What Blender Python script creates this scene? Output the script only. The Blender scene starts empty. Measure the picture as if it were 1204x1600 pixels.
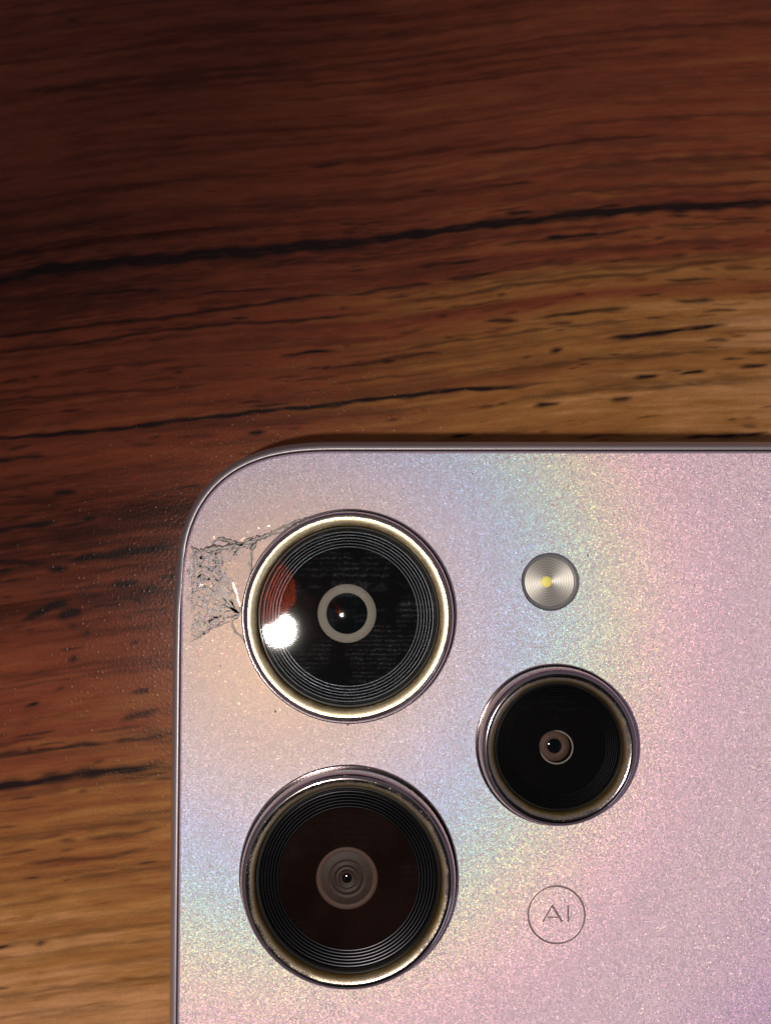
import bpy, bmesh, math, random
import numpy as np
from mathutils import Vector, Matrix, Euler

random.seed(7)
rng = np.random.default_rng(11)
S = bpy.context.scene
COL = S.collection
S.unit_settings.system = 'METRIC'
S.unit_settings.scale_length = 0.01          # one unit is one centimetre

# ------------------------------------------------------------------ camera
FPX, CX, CY = 1932.0, 602.0, 800.0           # focal length and centre, photograph pixels
CAM_H, PITCH = 7.0, math.radians(3.0)
cam_d = bpy.data.cameras.new('camera')
cam = bpy.data.objects.new('camera', cam_d)
COL.objects.link(cam)
cam.location = (0, 0, CAM_H)
cam.rotation_euler = (PITCH, 0, 0)
cam_d.sensor_fit = 'HORIZONTAL'
cam_d.sensor_width = 36.0
cam_d.lens = 36.0 * FPX / 1204.0
cam_d.clip_start = 0.05
cam_d.clip_end = 500
cam_d.dof.use_dof = True
cam_d.dof.focus_distance = 6.97
cam_d.dof.aperture_fstop = 1.1
S.camera = cam
ROT = Euler((PITCH, 0, 0)).to_matrix()


def P(px, py, z=0.0):
    """where the photograph's pixel meets the level z, world centimetres"""
    d = ROT @ Vector(((px - CX) / FPX, -(py - CY) / FPX, -1.0))
    t = (z - CAM_H) / d.z
    return Vector((d.x * t, d.y * t, z))


# ------------------------------------------------------------------ world
W = bpy.data.worlds.new('World')
S.world = W
W.use_nodes = True
W.node_tree.nodes['Background'].inputs[0].default_value = (0.94, 0.87, 0.96, 1)
W.node_tree.nodes['Background'].inputs[1].default_value = 0.30

# ------------------------------------------------------------------ lamps
MIR = P(436, 985, 0.11)                       # where the cover glass mirrors the flash
FL = Vector((2 * MIR.x, 2 * MIR.y, CAM_H))    # the flash of the photographing camera
ld = bpy.data.lights.new('camera_flash_light', 'AREA')
ld.shape = 'DISK'
ld.size = 0.34
ld.energy = 690
ld.color = (1.0, 0.93, 0.82)
lo = bpy.data.objects.new('camera_flash_light', ld)
lo.location = FL
COL.objects.link(lo)

# a cool ceiling tube far off, low over the lower right
ld2 = bpy.data.lights.new('room_tube_light', 'AREA')
ld2.shape = 'RECTANGLE'
ld2.size, ld2.size_y = 34, 9
ld2.energy = 5200
ld2.color = (0.74, 0.80, 1.0)
lo2 = bpy.data.objects.new('room_tube_light', ld2)
lo2.location = (62, -46, 34)
lo2.rotation_euler = (Vector((0, 0, 0)) - lo2.location).to_track_quat('-Z', 'Y').to_euler()
COL.objects.link(lo2)

S.view_settings.view_transform = 'Standard'
S.view_settings.look = 'None'
S.view_settings.exposure = 0
S.view_settings.gamma = 1
S.view_settings.use_curve_mapping = False
S.render.engine = 'CYCLES'
S.cycles.use_denoising = True
S.cycles.denoising_prefilter = 'NONE'
S.cycles.denoising_input_passes = 'RGB_ALBEDO_NORMAL'
S.cycles.max_bounces = 8
S.cycles.transparent_max_bounces = 12
S.cycles.sample_clamp_indirect = 6


# ------------------------------------------------------------------ node helpers
class NT:
    def __init__(self, name):
        self.m = bpy.data.materials.new(name)
        self.m.use_nodes = True
        self.t = self.m.node_tree
        self.t.nodes.clear()
        self.out = self.t.nodes.new('ShaderNodeOutputMaterial')

    def n(self, typ, ins=None, **kw):
        x = self.t.nodes.new(typ)
        for k, v in kw.items():
            setattr(x, k, v)
        for k, v in (ins or {}).items():
            self.set(x.inputs[k], v)
        return x

    def set(self, sock, v):
        if isinstance(v, bpy.types.NodeSocket):
            self.t.links.new(v, sock)
        else:
            sock.default_value = v

    def math(self, op, a, b=0.0, c=None, clamp=False):
        x = self.t.nodes.new('ShaderNodeMath')
        x.operation = op
        x.use_clamp = clamp
        self.set(x.inputs[0], a)
        self.set(x.inputs[1], b)
        if c is not None:
            self.set(x.inputs[2], c)
        return x.outputs[0]

    def ramp(self, fac, stops, interp='LINEAR'):
        x = self.t.nodes.new('ShaderNodeValToRGB')
        x.color_ramp.interpolation = interp
        el = x.color_ramp.elements
        while len(el) < len(stops):
            el.new(0.5)
        for e, (p, c) in zip(el, stops):
            e.position = p
            e.color = tuple(c) + (1,) if len(c) == 3 else c
        self.set(x.inputs[0], fac)
        return x.outputs[0]

    def mixc(self, fac, a, b, blend='MIX'):
        x = self.t.nodes.new('ShaderNodeMix')
        x.data_type = 'RGBA'
        x.blend_type = blend
        self.set(x.inputs[0], fac)
        self.set(x.inputs[6], a)
        self.set(x.inputs[7], b)
        return x.outputs[2]

    def noise(self, vec, scale, detail=2, rough=0.5):
        return self.n('ShaderNodeTexNoise', {'Vector': vec, 'Scale': scale, 'Detail': detail, 'Roughness': rough}).outputs['Fac']

    def mapped(self, vec, scale):
        return self.n('ShaderNodeMapping', {'Vector': vec, 'Scale': scale}).outputs[0]

    def coords(self):
        return self.n('ShaderNodeTexCoord').outputs['Object']

    def add(self, a, b):
        x = self.t.nodes.new('ShaderNodeAddShader')
        self.t.links.new(a, x.inputs[0])
        self.t.links.new(b, x.inputs[1])
        return x.outputs[0]

    def mixs(self, f, a, b):
        x = self.t.nodes.new('ShaderNodeMixShader')
        self.set(x.inputs[0], f)
        self.t.links.new(a, x.inputs[1])
        self.t.links.new(b, x.inputs[2])
        return x.outputs[0]

    def end(self, sh):
        self.t.links.new(sh, self.out.inputs[0])
        return self.m


def rgb(r, g, b):
    return (r, g, b, 1)


# ------------------------------------------------------------------ materials
def flake_material(name, strength=1.0, tint=(1, 1, 1)):
    """Silver holographic lacquer: every tiny flake has its own tilt, and its colour goes
    with that tilt, so the colours show where the light happens to meet it."""
    k = NT(name)
    co = k.coords()
    geo = k.n('ShaderNodeNewGeometry')
    pal = [(0.00, (1.55, 0.98, 0.42)), (0.06, (1.40, 0.95, 0.50)), (0.10, (1.00, 0.74, 0.52)), (0.13, (0.70, 0.60, 0.64)),
           (0.155, (0.60, 0.62, 0.94)), (0.185, (0.36, 0.58, 1.28)), (0.210, (0.26, 0.80, 1.38)),
           (0.235, (0.28, 1.20, 0.94)), (0.258, (0.84, 1.28, 0.32)), (0.285, (1.34, 0.88, 0.32)),
           (0.320, (1.20, 0.52, 0.84)), (0.37, (0.90, 0.66, 0.86)), (0.41, (1.02, 0.96, 0.70)),
           (0.45, (1.24, 0.82, 0.80)), (0.49, (0.90, 0.48, 1.00)), (0.54, (0.60, 0.26, 1.00))]
    ts = np.array([p[0] for p in pal])
    cs = np.array([p[1] for p in pal])
    K, TM = 20, 0.56
    sh = None
    fine = k.n('ShaderNodeVectorMath', {0: co, 1: (610, 610, 610)}, operation='MULTIPLY').outputs[0]
    cell = k.n('ShaderNodeVectorMath', {0: fine}, operation='FLOOR').outputs[0]
    # coarser grain of the lacquer: each speck reflects more or less
    vg = k.n('ShaderNodeTexVoronoi', {'Vector': co, 'Scale': 330.0}).outputs['Color']
    sep0 = k.n('ShaderNodeSeparateColor', {0: vg})
    grain = k.math('MULTIPLY_ADD', k.math('POWER', sep0.outputs[0], 1.6), 0.36, 0.86)
    gcol = k.mixc(0.22, rgb(1, 1, 1), k.mixc(1.0, vg, rgb(1.7, 1.7, 1.7), 'MULTIPLY'))
    for i in range(K):
        t0, t1 = TM * i / K, TM * (i + 1) / K
        tc = (t0 + t1) / 2
        wn = k.n('ShaderNodeTexWhiteNoise', {'Vector': cell, 'W': float(i) * 3.17 + 0.5}, noise_dimensions='4D')
        s = k.n('ShaderNodeSeparateColor', {0: wn.outputs['Color']})
        ang = k.math('MULTIPLY', s.outputs[0], 6.28318)
        t = k.math('MULTIPLY_ADD', s.outputs[1], t1 - t0, t0)
        x = k.math('MULTIPLY', k.math('COSINE', ang), t)
        y = k.math('MULTIPLY', k.math('SINE', ang), t)
        v = k.n('ShaderNodeCombineXYZ', {0: x, 1: y}).outputs[0]
        nn = k.n('ShaderNodeVectorMath', {0: geo.outputs['Normal'], 1: v}, operation='ADD').outputs[0]
        nn = k.n('ShaderNodeVectorMath', {0: nn}, operation='NORMALIZE').outputs[0]
        c = np.array([np.interp(tc, ts, cs[:, j]) for j in range(3)])
        c = c * (2 * tc / TM / K) * strength * 0.385 * (1.0 + 0.55 * math.exp(-(tc / 0.11) ** 2))
        c = c * np.array(tint)
        col = k.mixc(1.0, gcol, rgb(*c), 'MULTIPLY')
        col = k.n('ShaderNodeVectorMath', {0: col, 'Scale': grain}, operation='SCALE').outputs[0]
        g = k.n('ShaderNodeBsdfAnisotropic', {'Color': col, 'Roughness': 0.26 if tc > 0.34 else (0.26 if tc < 0.12 else 0.20), 'Normal': nn}).outputs[0]
        sh = g if sh is None else k.add(sh, g)
    # a few larger flakes that glint
    vb = k.n('ShaderNodeTexVoronoi', {'Vector': co, 'Scale': 190.0}).outputs['Color']
    s = k.n('ShaderNodeSeparateColor', {0: vb})
    ang = k.math('MULTIPLY', s.outputs[0], 6.28318)
    t = k.math('MULTIPLY', k.math('SQRT', s.outputs[1]), 0.55)
    v = k.n('ShaderNodeCombineXYZ', {0: k.math('MULTIPLY', k.math('COSINE', ang), t),
                                     1: k.math('MULTIPLY', k.math('SINE', ang), t)}).outputs[0]
    nn = k.n('ShaderNodeVectorMath', {0: geo.outputs['Normal'], 1: v}, operation='ADD').outputs[0]
    nn = k.n('ShaderNodeVectorMath', {0: nn}, operation='NORMALIZE').outputs[0]
    gc = k.ramp(k.math('MULTIPLY', t, 1 / 0.56), [(a / 0.56, tuple(np.clip(np.array(c) * 0.012, 0, 1))) for a, c in pal])
    g = k.n('ShaderNodeBsdfAnisotropic', {'Color': gc, 'Roughness': 0.22, 'Normal': nn}).outputs[0]
    sh = k.add(sh, g)
    # the pearly lacquer under the flakes
    cloud = k.noise(co, 1.3, 3, 0.6)
    base = k.mixc(cloud, rgb(0.125, 0.105, 0.125), rgb(0.150, 0.125, 0.140))
    base = k.n('ShaderNodeVectorMath', {0: base, 'Scale': k.math('MULTIPLY_ADD', grain, 0.35, 0.65)}, operation='SCALE').outputs[0]
    d = k.n('ShaderNodeBsdfDiffuse', {'Color': base, 'Roughness': 0.3}).outputs[0]
    sh = k.add(sh, d)
    return k.end(sh)


def pbr(name, color, rough=0.5, metal=0.0, spec=0.5, noise=None, bump=None, coat=0.0):
    k = NT(name)
    co = k.coords()
    col = rgb(*color)
    if noise:
        sc, amt = noise
        f = k.noise(co, sc, 4, 0.6)
        col = k.mixc(f, rgb(*[c * (1 - amt) for c in color]), rgb(*[min(1, c * (1 + amt)) for c in color]))
    ins = {'Base Color': col, 'Roughness': rough, 'Metallic': metal, 'Specular IOR Level': spec, 'Coat Weight': coat}
    if bump:
        b = k.n('ShaderNodeBump', {'Height': k.noise(co, bump[0], 3), 'Strength': bump[1], 'Distance': bump[2]})
        ins['Normal'] = b.outputs[0]
    p = k.n('ShaderNodeBsdfPrincipled', ins)
    return k.end(p.outputs[0])


M = {}
M['panel'] = flake_material('holographic_silver_lacquer')
M['shard'] = flake_material('cracked_lacquer', 0.9)
M['gasket'] = pbr('black_gasket', (0.004, 0.0035, 0.004), 0.4, spec=0.12, noise=(40, 0.4))
M['black'] = pbr('black_lens_face', (0.002, 0.0018, 0.0024), 0.6, spec=0.01)
M['reflection_face'] = pbr('black_face_reflection_tint', (0.0055, 0.0022, 0.0018), 0.6, spec=0.01, noise=(2.5, 0.9))  # reddish brown of a hand's reflection, put into the face colour
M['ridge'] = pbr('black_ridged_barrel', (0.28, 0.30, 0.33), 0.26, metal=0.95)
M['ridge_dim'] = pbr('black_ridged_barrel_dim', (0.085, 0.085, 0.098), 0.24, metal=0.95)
M['grey_ring'] = pbr('grey_aperture_ring', (0.15, 0.135, 0.12), 0.7, spec=.2, noise=(160, 0.5))
M['brown_ring'] = pbr('brown_aperture_ring', (0.050, 0.027, 0.021), 0.6, spec=.15, noise=(90, 0.5))
M['brown_dark'] = pbr('brown_barrel', (0.020, 0.009, 0.0075), 0.5, spec=.15, noise=(60, 0.5))
M['pupil'] = pbr('small_front_element', (0.002, 0.003, 0.004), 0.05, spec=0.25)
M['groove'] = pbr('dark_seam', (0.05, 0.038, 0.042), 0.5)
M['mark'] = pbr('engraved_mark', (0.19, 0.13, 0.14), 0.38, metal=0.5)
M['crack'] = pbr('crushed_glass_line', (0.078, 0.058, 0.060), 0.34, metal=0.1, noise=(70, 0.5), bump=(90, 0.6, 0.004))
M['crack_dark'] = pbr('dark_crack_line', (0.030, 0.021, 0.023), 0.35, noise=(70, 0.5))
M['chip'] = pbr('bright_glass_chip', (0.9, 0.78, 0.6), 0.22, metal=0.9, bump=(60, 0.7, 0.004))
M['led'] = pbr('yellow_phosphor', (0.58, 0.50, 0.10), 0.5)
M['led_ring'] = pbr('grey_metal_ring', (0.13, 0.125, 0.14), 0.4, metal=0.3, noise=(60, 0.3))
M['dust'] = pbr('dust_speck', (0.10, 0.07, 0.06), 0.8)


def frame_material():
    k = NT('mauve_silver_frame')
    co = k.coords()
    n = k.noise(k.mapped(co, (3, 3, 40)), 3.0, 4)
    g = k.noise(co, 190, 2)
    col = k.mixc(n, rgb(0.34, 0.31, 0.34), rgb(0.44, 0.39, 0.40))
    b = k.n('ShaderNodeBump', {'Height': g, 'Strength': 0.35, 'Distance': 0.0015})
    p = k.n('ShaderNodeBsdfPrincipled', {'Base Color': col, 'Metallic': 0.8, 'Roughness': 0.43, 'Normal': b.outputs[0]})
    return k.end(p.outputs[0])


M['frame'] = frame_material()


def bezel_material(name, rad, cream=(0.62, 0.50, 0.30), w0=0.552, w1=0.50, gold=1.0):
    """polished dark chrome whose inner slope is worn to a grainy pale gold"""
    k = NT(name)
    co = k.coords()
    s = k.n('ShaderNodeSeparateXYZ', {0: co})
    r = k.math('SQRT', k.math('ADD', k.math('MULTIPLY', s.outputs[0], s.outputs[0]),
                              k.math('MULTIPLY', s.outputs[1], s.outputs[1])))
    n1 = k.noise(co, 170, 3, 0.75)
    n2 = k.noise(co, 11, 2, 0.5)
    off = k.math('ADD', k.math('MULTIPLY', k.math('SUBTRACT', n1, 0.5), 0.050),
                 k.math('MULTIPLY', k.math('SUBTRACT', n2, 0.5), 0.026))
    rr = k.math('ADD', r, off)
    m = k.n('ShaderNodeMapRange', {'Value': rr, 'From Min': w0 + 0.008, 'From Max': w0 - 0.008}).outputs[0]
    spk = k.math('MULTIPLY', k.math('GREATER_THAN', k.noise(co, 70, 2, 0.6), 0.70), 0.5)
    m = k.math('MAXIMUM', m, spk)
    cc = k.mixc(k.noise(co, 60, 3), rgb(*[c * 0.55 for c in cream]), rgb(*cream))
    edge = k.n('ShaderNodeMapRange', {'Value': rr, 'From Min': w1 + 0.004, 'From Max': w1 + 0.016}).outputs[0]
    cc = k.mixc(edge, rgb(0.20, 0.12, 0.03), cc)
    b = k.n('ShaderNodeBump', {'Height': k.noise(co, 130, 3), 'Strength': k.math('MULTIPLY_ADD', m, 0.5, 0.03), 'Distance': 0.003})
    col = k.mixc(m, rgb(0.25, 0.215, 0.225), cc)
    ro = k.math('MULTIPLY_ADD', m, 0.30, 0.13)
    p = k.n('ShaderNodeBsdfPrincipled', {'Base Color': col, 'Metallic': 1.0, 'Roughness': ro, 'Normal': b.outputs[0]})
    return k.end(p.outputs[0])


def glass_material(name, smudge=0.03, tint=1.0):
    k = NT(name)
    co = k.coords()
    f = k.n('ShaderNodeFresnel', {'IOR': 1.5}).outputs[0]
    clear = k.n('ShaderNodeBsdfTransparent', {'Color': rgb(0.97, 0.97, 0.97)}).outputs[0]
    gl = k.n('ShaderNodeBsdfAnisotropic', {'Color': rgb(1, 1, 1), 'Roughness': 0.02}).outputs[0]
    # finger grease: arcs of a print and small dabs
    w = k.n('ShaderNodeTexWave', {'Vector': k.n('ShaderNodeVectorMath', {0: co, 1: (1.1, -0.15, 0)}, operation='ADD').outputs[0],
                                  'Scale': 13.0, 'Distortion': 3.0, 'Detail': 2.0, 'Detail Scale': 2.0}, wave_type='RINGS').outputs['Fac']
    dab = k.noise(co, 5.5, 4, 0.65)
    dm = k.n('ShaderNodeMapRange', {'Value': dab, 'From Min': 0.48, 'From Max': 0.70}).outputs[0]
    fi = k.noise(k.mapped(co, (75, 40, 1)), 1.0, 3, 0.7)
    fm = k.n('ShaderNodeMapRange', {'Value': fi, 'From Min': 0.45, 'From Max': 0.75}).outputs[0]
    am = k.math('MULTIPLY', k.math('MULTIPLY', dm, k.math('MULTIPLY_ADD', k.math('POWER', w, 3.0), 0.9, 0.1)), k.math('MULTIPLY_ADD', fm, 0.8, 0.2))
    am = k.math('MULTIPLY', k.math('MULTIPLY_ADD', am, 1.0, 0.008), smudge)
    bp = k.n('ShaderNodeBump', {'Height': fi, 'Strength': 0.6, 'Distance': 0.004}).outputs[0]
    rough = k.n('ShaderNodeBsdfAnisotropic', {'Color': rgb(0.85, 0.92, 1), 'Roughness': 0.40, 'Normal': bp}).outputs[0]
    base = k.mixs(am, clear, rough)
    return k.end(k.mixs(f, base, gl))


def wood_material():
    k = NT('printed_wood_laminate')
    co = k.coords()
    at = k.n('ShaderNodeAttribute', attribute_name='grain')
    s = k.n('ShaderNodeSeparateColor', {0: at.outputs['Color']})
    tone, vein, shiftv = s.outputs[0], s.outputs[1], s.outputs[2]
    # fibres run along the flow of the grain stored in the third channel
    sx = k.n('ShaderNodeSeparateXYZ', {0: co})
    fv = k.n('ShaderNodeCombineXYZ', {0: k.math('MULTIPLY', sx.outputs[0], 1.0), 1: k.math('MULTIPLY', shiftv, 30.0), 2: 0.0}).outputs[0]
    f1 = k.noise(k.mapped(fv, (0.42, 4.0, 1)), 1.0, 5, 0.62)
    f2 = k.noise(k.mapped(fv, (2.4, 22.0, 1)), 1.0, 4, 0.7)
    f5 = k.noise(k.mapped(fv, (7.0, 62.0, 1)), 1.0, 3, 0.6)
    f6 = k.noise(k.mapped(fv, (0.5, 11.0, 1)), 1.0, 3, 0.6)
    f3 = k.noise(co, 60, 2)
    t = k.math('ADD', tone, k.math('MULTIPLY', k.math('SUBTRACT', f1, 0.5), 0.42))
    t = k.math('ADD', t, k.math('MULTIPLY', k.math('SUBTRACT', f2, 0.5), 0.48), clamp=True)
    t = k.math('ADD', t, k.math('MULTIPLY', k.math('SUBTRACT', f6, 0.5), 0.50), clamp=True)
    col = k.ramp(t, [(0.0, (0.032, 0.007, 0.004)), (0.2, (0.100, 0.024, 0.012)), (0.376, (0.138, 0.034, 0.016)), (0.6, (0.168, 0.060, 0.020)),
                     (0.8, (0.225, 0.098, 0.030)), (1.0, (0.35, 0.168, 0.076))])
    mul = k.math('MULTIPLY_ADD', f3, 0.30, 0.85)
    mul = k.math('MULTIPLY', mul, k.math('MULTIPLY_ADD', f2, 0.36, 0.82))
    col = k.n('ShaderNodeVectorMath', {0: col, 'Scale': mul}, operation='SCALE').outputs[0]
    dk = k.n('ShaderNodeMapRange', {'Value': k.math('ADD', f2, k.math('MULTIPLY', f5, 0.35)), 'From Min': 0.56, 'From Max': 0.44}).outputs[0]
    col = k.mixc(k.math('MULTIPLY', dk, 0.42), col, rgb(0.045, 0.014, 0.008))
    vm = k.math('MULTIPLY', vein, k.n('ShaderNodeMapRange', {'Value': k.math('ADD', k.math('MULTIPLY', f5, 0.6), k.math('MULTIPLY', f2, 0.4)), 'From Min': 0.34, 'From Max': 0.56, 'To Min': 0.72, 'To Max': 1.3}).outputs[0], clamp=True)
    col = k.mixc(vm, col, rgb(0.012, 0.006, 0.006))
    # the pressed texture of the laminate
    # pressed texture: small round grains of uneven height
    vo = k.n('ShaderNodeTexVoronoi', {'Vector': co, 'Scale': 31.0})
    vs_ = k.n('ShaderNodeSeparateColor', {0: vo.outputs['Color']})
    dot = k.n('ShaderNodeMapRange', {'Value': vo.outputs['Distance'], 'From Min': 0.42, 'From Max': 0.0}, interpolation_type='SMOOTHERSTEP').outputs[0]
    dot = k.math('MULTIPLY', dot, k.math('MULTIPLY', k.math('POWER', vs_.outputs[0], 2.2), 0.62))
    b2 = k.noise(co, 55, 3, 0.6)
    h = k.math('ADD', dot, k.math('MULTIPLY', b2, 0.50))
    bp = k.n('ShaderNodeBump', {'Height': h, 'Strength': 0.42, 'Distance': 0.007}).outputs[0]
    p = k.n('ShaderNodeBsdfPrincipled', {'Base Color': col, 'Roughness': 0.25, 'Specular IOR Level': 0.075, 'Normal': bp})
    return k.end(p.outputs[0])


M['wood'] = wood_material()


def skin_material():
    k = NT('finger_skin')
    co = k.coords()
    b = k.n('ShaderNodeBump', {'Height': k.noise(co, 30, 3), 'Strength': 0.3, 'Distance': 0.01}).outputs[0]
    t = k.n('ShaderNodeBsdfTranslucent', {'Color': rgb(0.56, 0.165, 0.026), 'Normal': b}).outputs[0]
    d = k.n('ShaderNodeBsdfDiffuse', {'Color': rgb(0.22, 0.08, 0.05), 'Normal': b}).outputs[0]
    return k.end(k.add(t, d))


M['skin'] = skin_material()


# ------------------------------------------------------------------ mesh helpers
def link(name, me, mat, parent=None, loc=None, smooth=True):
    o = bpy.data.objects.new(name, me)
    COL.objects.link(o)
    for m in (mat if isinstance(mat, (list, tuple)) else [mat]):
        me.materials.append(m)
    if smooth:
        me.polygons.foreach_set('use_smooth', [True] * len(me.polygons))
    if parent is not None:
        o.parent = parent
    if loc is not None:
        o.location = loc
    return o


def lathe(prof, seg=128, sharp=None):
    """revolve (r, z) points; r = 0 closes with a fan"""
    vs, fs, rows = [], [], []
    for r, z in prof:
        if r < 1e-7:
            rows.append([len(vs)])
            vs.append((0, 0, z))
        else:
            rows.append(list(range(len(vs), len(vs) + seg)))
            vs += [(r * math.cos(2 * math.pi * i / seg), r * math.sin(2 * math.pi * i / seg), z) for i in range(seg)]
    for a, b in zip(rows, rows[1:]):
        for i in range(seg):
            j = (i + 1) % seg
            if len(a) == 1 and len(b) == 1:
                continue
            if len(b) == 1:
                fs.append((a[i], a[j], b[0]))
            elif len(a) == 1:
                fs.append((a[0], b[j], b[i]))
            else:
                fs.append((a[i], a[j], b[j], b[i]))
    me = bpy.data.meshes.new('lathe')
    me.from_pydata(vs, [], fs)
    me.update()
    return me


def sharpen(me, deg=35):
    me.set_sharp_from_angle(angle=math.radians(deg))


# ------------------------------------------------------------------ table top
ZT = -0.80


def g_flow(x):
    return np.interp(x, [-900, 0, 150, 300, 450, 600, 750, 900, 1050, 1204, 2200],
                     [70, 0, -22, -38, -49, -60, -82, -103, -113, -119, -190])


def to_px(X, Y, z=ZT):
    R = np.array(ROT.transposed())
    d = np.stack([X, Y, np.full_like(X, z - CAM_H)], -1) @ R.T
    return CX + FPX * d[..., 0] / -d[..., 2], CY - FPX * d[..., 1] / -d[..., 2]


def build_table():
    def axis(a, b, step, far):
        core = np.arange(a, b + step, step)
        g, lo, hi = step, [], []
        x, y = a, core[-1]
        while x > -far:
            g *= 1.35
            x -= g
            y += g
            lo.append(x)
            hi.append(y)
        return np.concatenate([lo[::-1], core, hi])
    xs = axis(-2.6, 2.6, 0.022, 38)
    ys = axis(-3.4, 3.7, 0.0062, 38)
    X, Y = np.meshgrid(xs, ys)
    px, py = to_px(X, Y)
    # tone of the wood, dark red (0) to tan (1)
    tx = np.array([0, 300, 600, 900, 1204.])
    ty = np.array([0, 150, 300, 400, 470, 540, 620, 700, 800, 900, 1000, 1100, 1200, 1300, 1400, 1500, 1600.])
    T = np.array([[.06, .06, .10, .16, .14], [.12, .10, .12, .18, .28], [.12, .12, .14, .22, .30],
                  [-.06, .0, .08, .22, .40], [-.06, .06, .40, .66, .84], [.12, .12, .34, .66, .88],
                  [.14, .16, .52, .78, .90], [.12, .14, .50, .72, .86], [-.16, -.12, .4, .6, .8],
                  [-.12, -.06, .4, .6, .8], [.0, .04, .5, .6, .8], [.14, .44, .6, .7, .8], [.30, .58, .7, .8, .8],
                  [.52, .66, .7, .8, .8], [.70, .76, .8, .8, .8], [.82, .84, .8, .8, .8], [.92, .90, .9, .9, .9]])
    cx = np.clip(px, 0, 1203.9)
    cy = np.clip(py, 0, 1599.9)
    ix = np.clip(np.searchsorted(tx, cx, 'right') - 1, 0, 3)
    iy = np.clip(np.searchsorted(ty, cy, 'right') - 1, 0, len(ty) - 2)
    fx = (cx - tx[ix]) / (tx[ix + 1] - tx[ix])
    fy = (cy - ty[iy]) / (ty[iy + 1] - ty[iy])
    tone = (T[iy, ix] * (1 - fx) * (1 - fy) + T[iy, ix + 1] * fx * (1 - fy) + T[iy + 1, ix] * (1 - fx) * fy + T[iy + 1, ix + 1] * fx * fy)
    v = py - g_flow(px)
    # streaks of lighter and darker early wood along the grain
    for _ in range(46):
        v0 = rng.uniform(-200, 1750)
        w = rng.uniform(3, 17)
        a = rng.uniform(-.16, .13)
        xc, xl = rng.uniform(-100, 1300), rng.uniform(250, 900)
        wob = 5 * np.sin(px / rng.uniform(120, 300) + rng.uniform(0, 6))
        tone += a * np.exp(-((v - v0 - wob) / w) ** 2) * np.exp(-((px - xc) / xl) ** 2)
    # one broad tan band on the right, one dark red band under it
    band = lambda xa, xb: np.clip((px - xa) / (xb - xa), 0, 1)
    tone += 0.22 * np.exp(-((v - 530) / 13) ** 2) * band(520, 800)
    tone -= 0.30 * np.exp(-((v - 566) / 10) ** 2) * band(500, 800)
    tone -= 0.20 * np.exp(-((v - 500) / 12) ** 2) * band(400, 700)
    vein = np.zeros_like(px)

    def streak(pts, w, a, rag=0.35):
        nonlocal vein
        p = np.array(pts, float)
        m = (px > p[0, 0] - 30) & (px < p[-1, 0] + 30)
        X_, Y_ = px[m], py[m]
        yc = np.interp(X_, p[:, 0], p[:, 1])
        ph = rng.uniform(0, 9, 4)
        yc = yc + 0.9 * np.sin(X_ / 23 + ph[0]) + 0.6 * np.sin(X_ / 9 + ph[1])
        L = p[-1, 0] - p[0, 0]
        u = np.clip((X_ - p[0, 0]) / max(L, 1), 0, 1)
        end = np.clip(np.minimum(u, 1 - u) * L / (8 + 0.12 * L), 0, 1) ** 0.6
        ww = 1.22 * w * (0.35 + 0.65 * end) * (1 + rag * np.sin(X_ / 31 + ph[2]) * np.sin(X_ / 13 + ph[3]))
        inside = (X_ >= p[0, 0]) & (X_ <= p[-1, 0])
        q = a * np.exp(-np.abs((Y_ - yc) / ww) ** 2.4) * end * inside
        vein[m] = np.maximum(vein[m], q)
    # the long dark vein and its companions, followed from the photograph
    streak([(-90, 447), (0, 434), (75, 417), (150, 411), (300, 397), (420, 388), (600, 373), (700, 358), (800, 346), (900, 336), (1000, 326), (1100, 322), (1204, 317), (1320, 305)], 6.5, 1.0)
    streak([(-90, 452), (0, 440), (60, 425), (130, 418), (280, 404), (420, 392), (600, 377), (650, 366)], 8.5, .85)
    streak([(560, 377), (640, 367), (760, 352), (860, 343), (960, 335)], 5, .8)
    streak([(-90, 697), (0, 686), (60, 680), (150, 674), (260, 660), (350, 649), (420, 642), (500, 634), (600, 622), (690, 611), (800, 604), (880, 596)], 3.4, .95)
    streak([(-60, 533), (40, 522), (120, 510), (200, 502), (290, 492), (380, 478), (480, 464), (560, 456)], 3.0, .75)
    streak([(-60, 560), (0, 549), (90, 541), (180, 528), (260, 515), (360, 506), (480, 500), (600, 486)], 2.6, .7)
    streak([(120, 460), (200, 455), (265, 453)], 3.2, .75)
    streak([(-60, 632), (30, 624), (130, 615), (260, 608), (340, 598)], 2.6, .55)
    streak([(435, 556), (480, 550), (530, 548)], 3, .8)
    streak([(500, 577), (560, 569), (640, 556), (700, 548)], 3, .7)
    streak([(530, 463), (600, 452), (660, 445)], 3, .65)
    streak([(-40, 722), (30, 716), (80, 713)], 3.2, .8)
    streak([(700, 222), (760, 216)], 2, .3)
    streak([(720, 243), (770, 237), (840, 229), (900, 222), (965, 215), (1015, 212), (1050, 214)], 2.8, .6)
    streak([(480, 260), (510, 258), (545, 253)], 3, .6)
    streak([(510, 314), (545, 312)], 2.6, .5)
    streak([(650, 299), (688, 297)], 3.2, .6)
    streak([(735, 293), (790, 289), (840, 284)], 3, .6)
    streak([(785, 334), (838, 331)], 3.6, .8)
    streak([(852, 331), (920, 327), (985, 318)], 2.6, .7)
    streak([(840, 373), (900, 369), (950, 365)], 3, .85)
    streak([(770, 383), (830, 377), (900, 372), (1010, 356)], 2.6, .6)
    streak([(1020, 354), (1110, 349), (1204, 345)], 2.6, .5)
    streak([(645, 419), (700, 411), (760, 405)], 3.4, .75)
    streak([(690, 437), (740, 431), (780, 425)], 3.2, .8)
    streak([(620, 448), (650, 446), (680, 443)], 3, .7)
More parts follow.
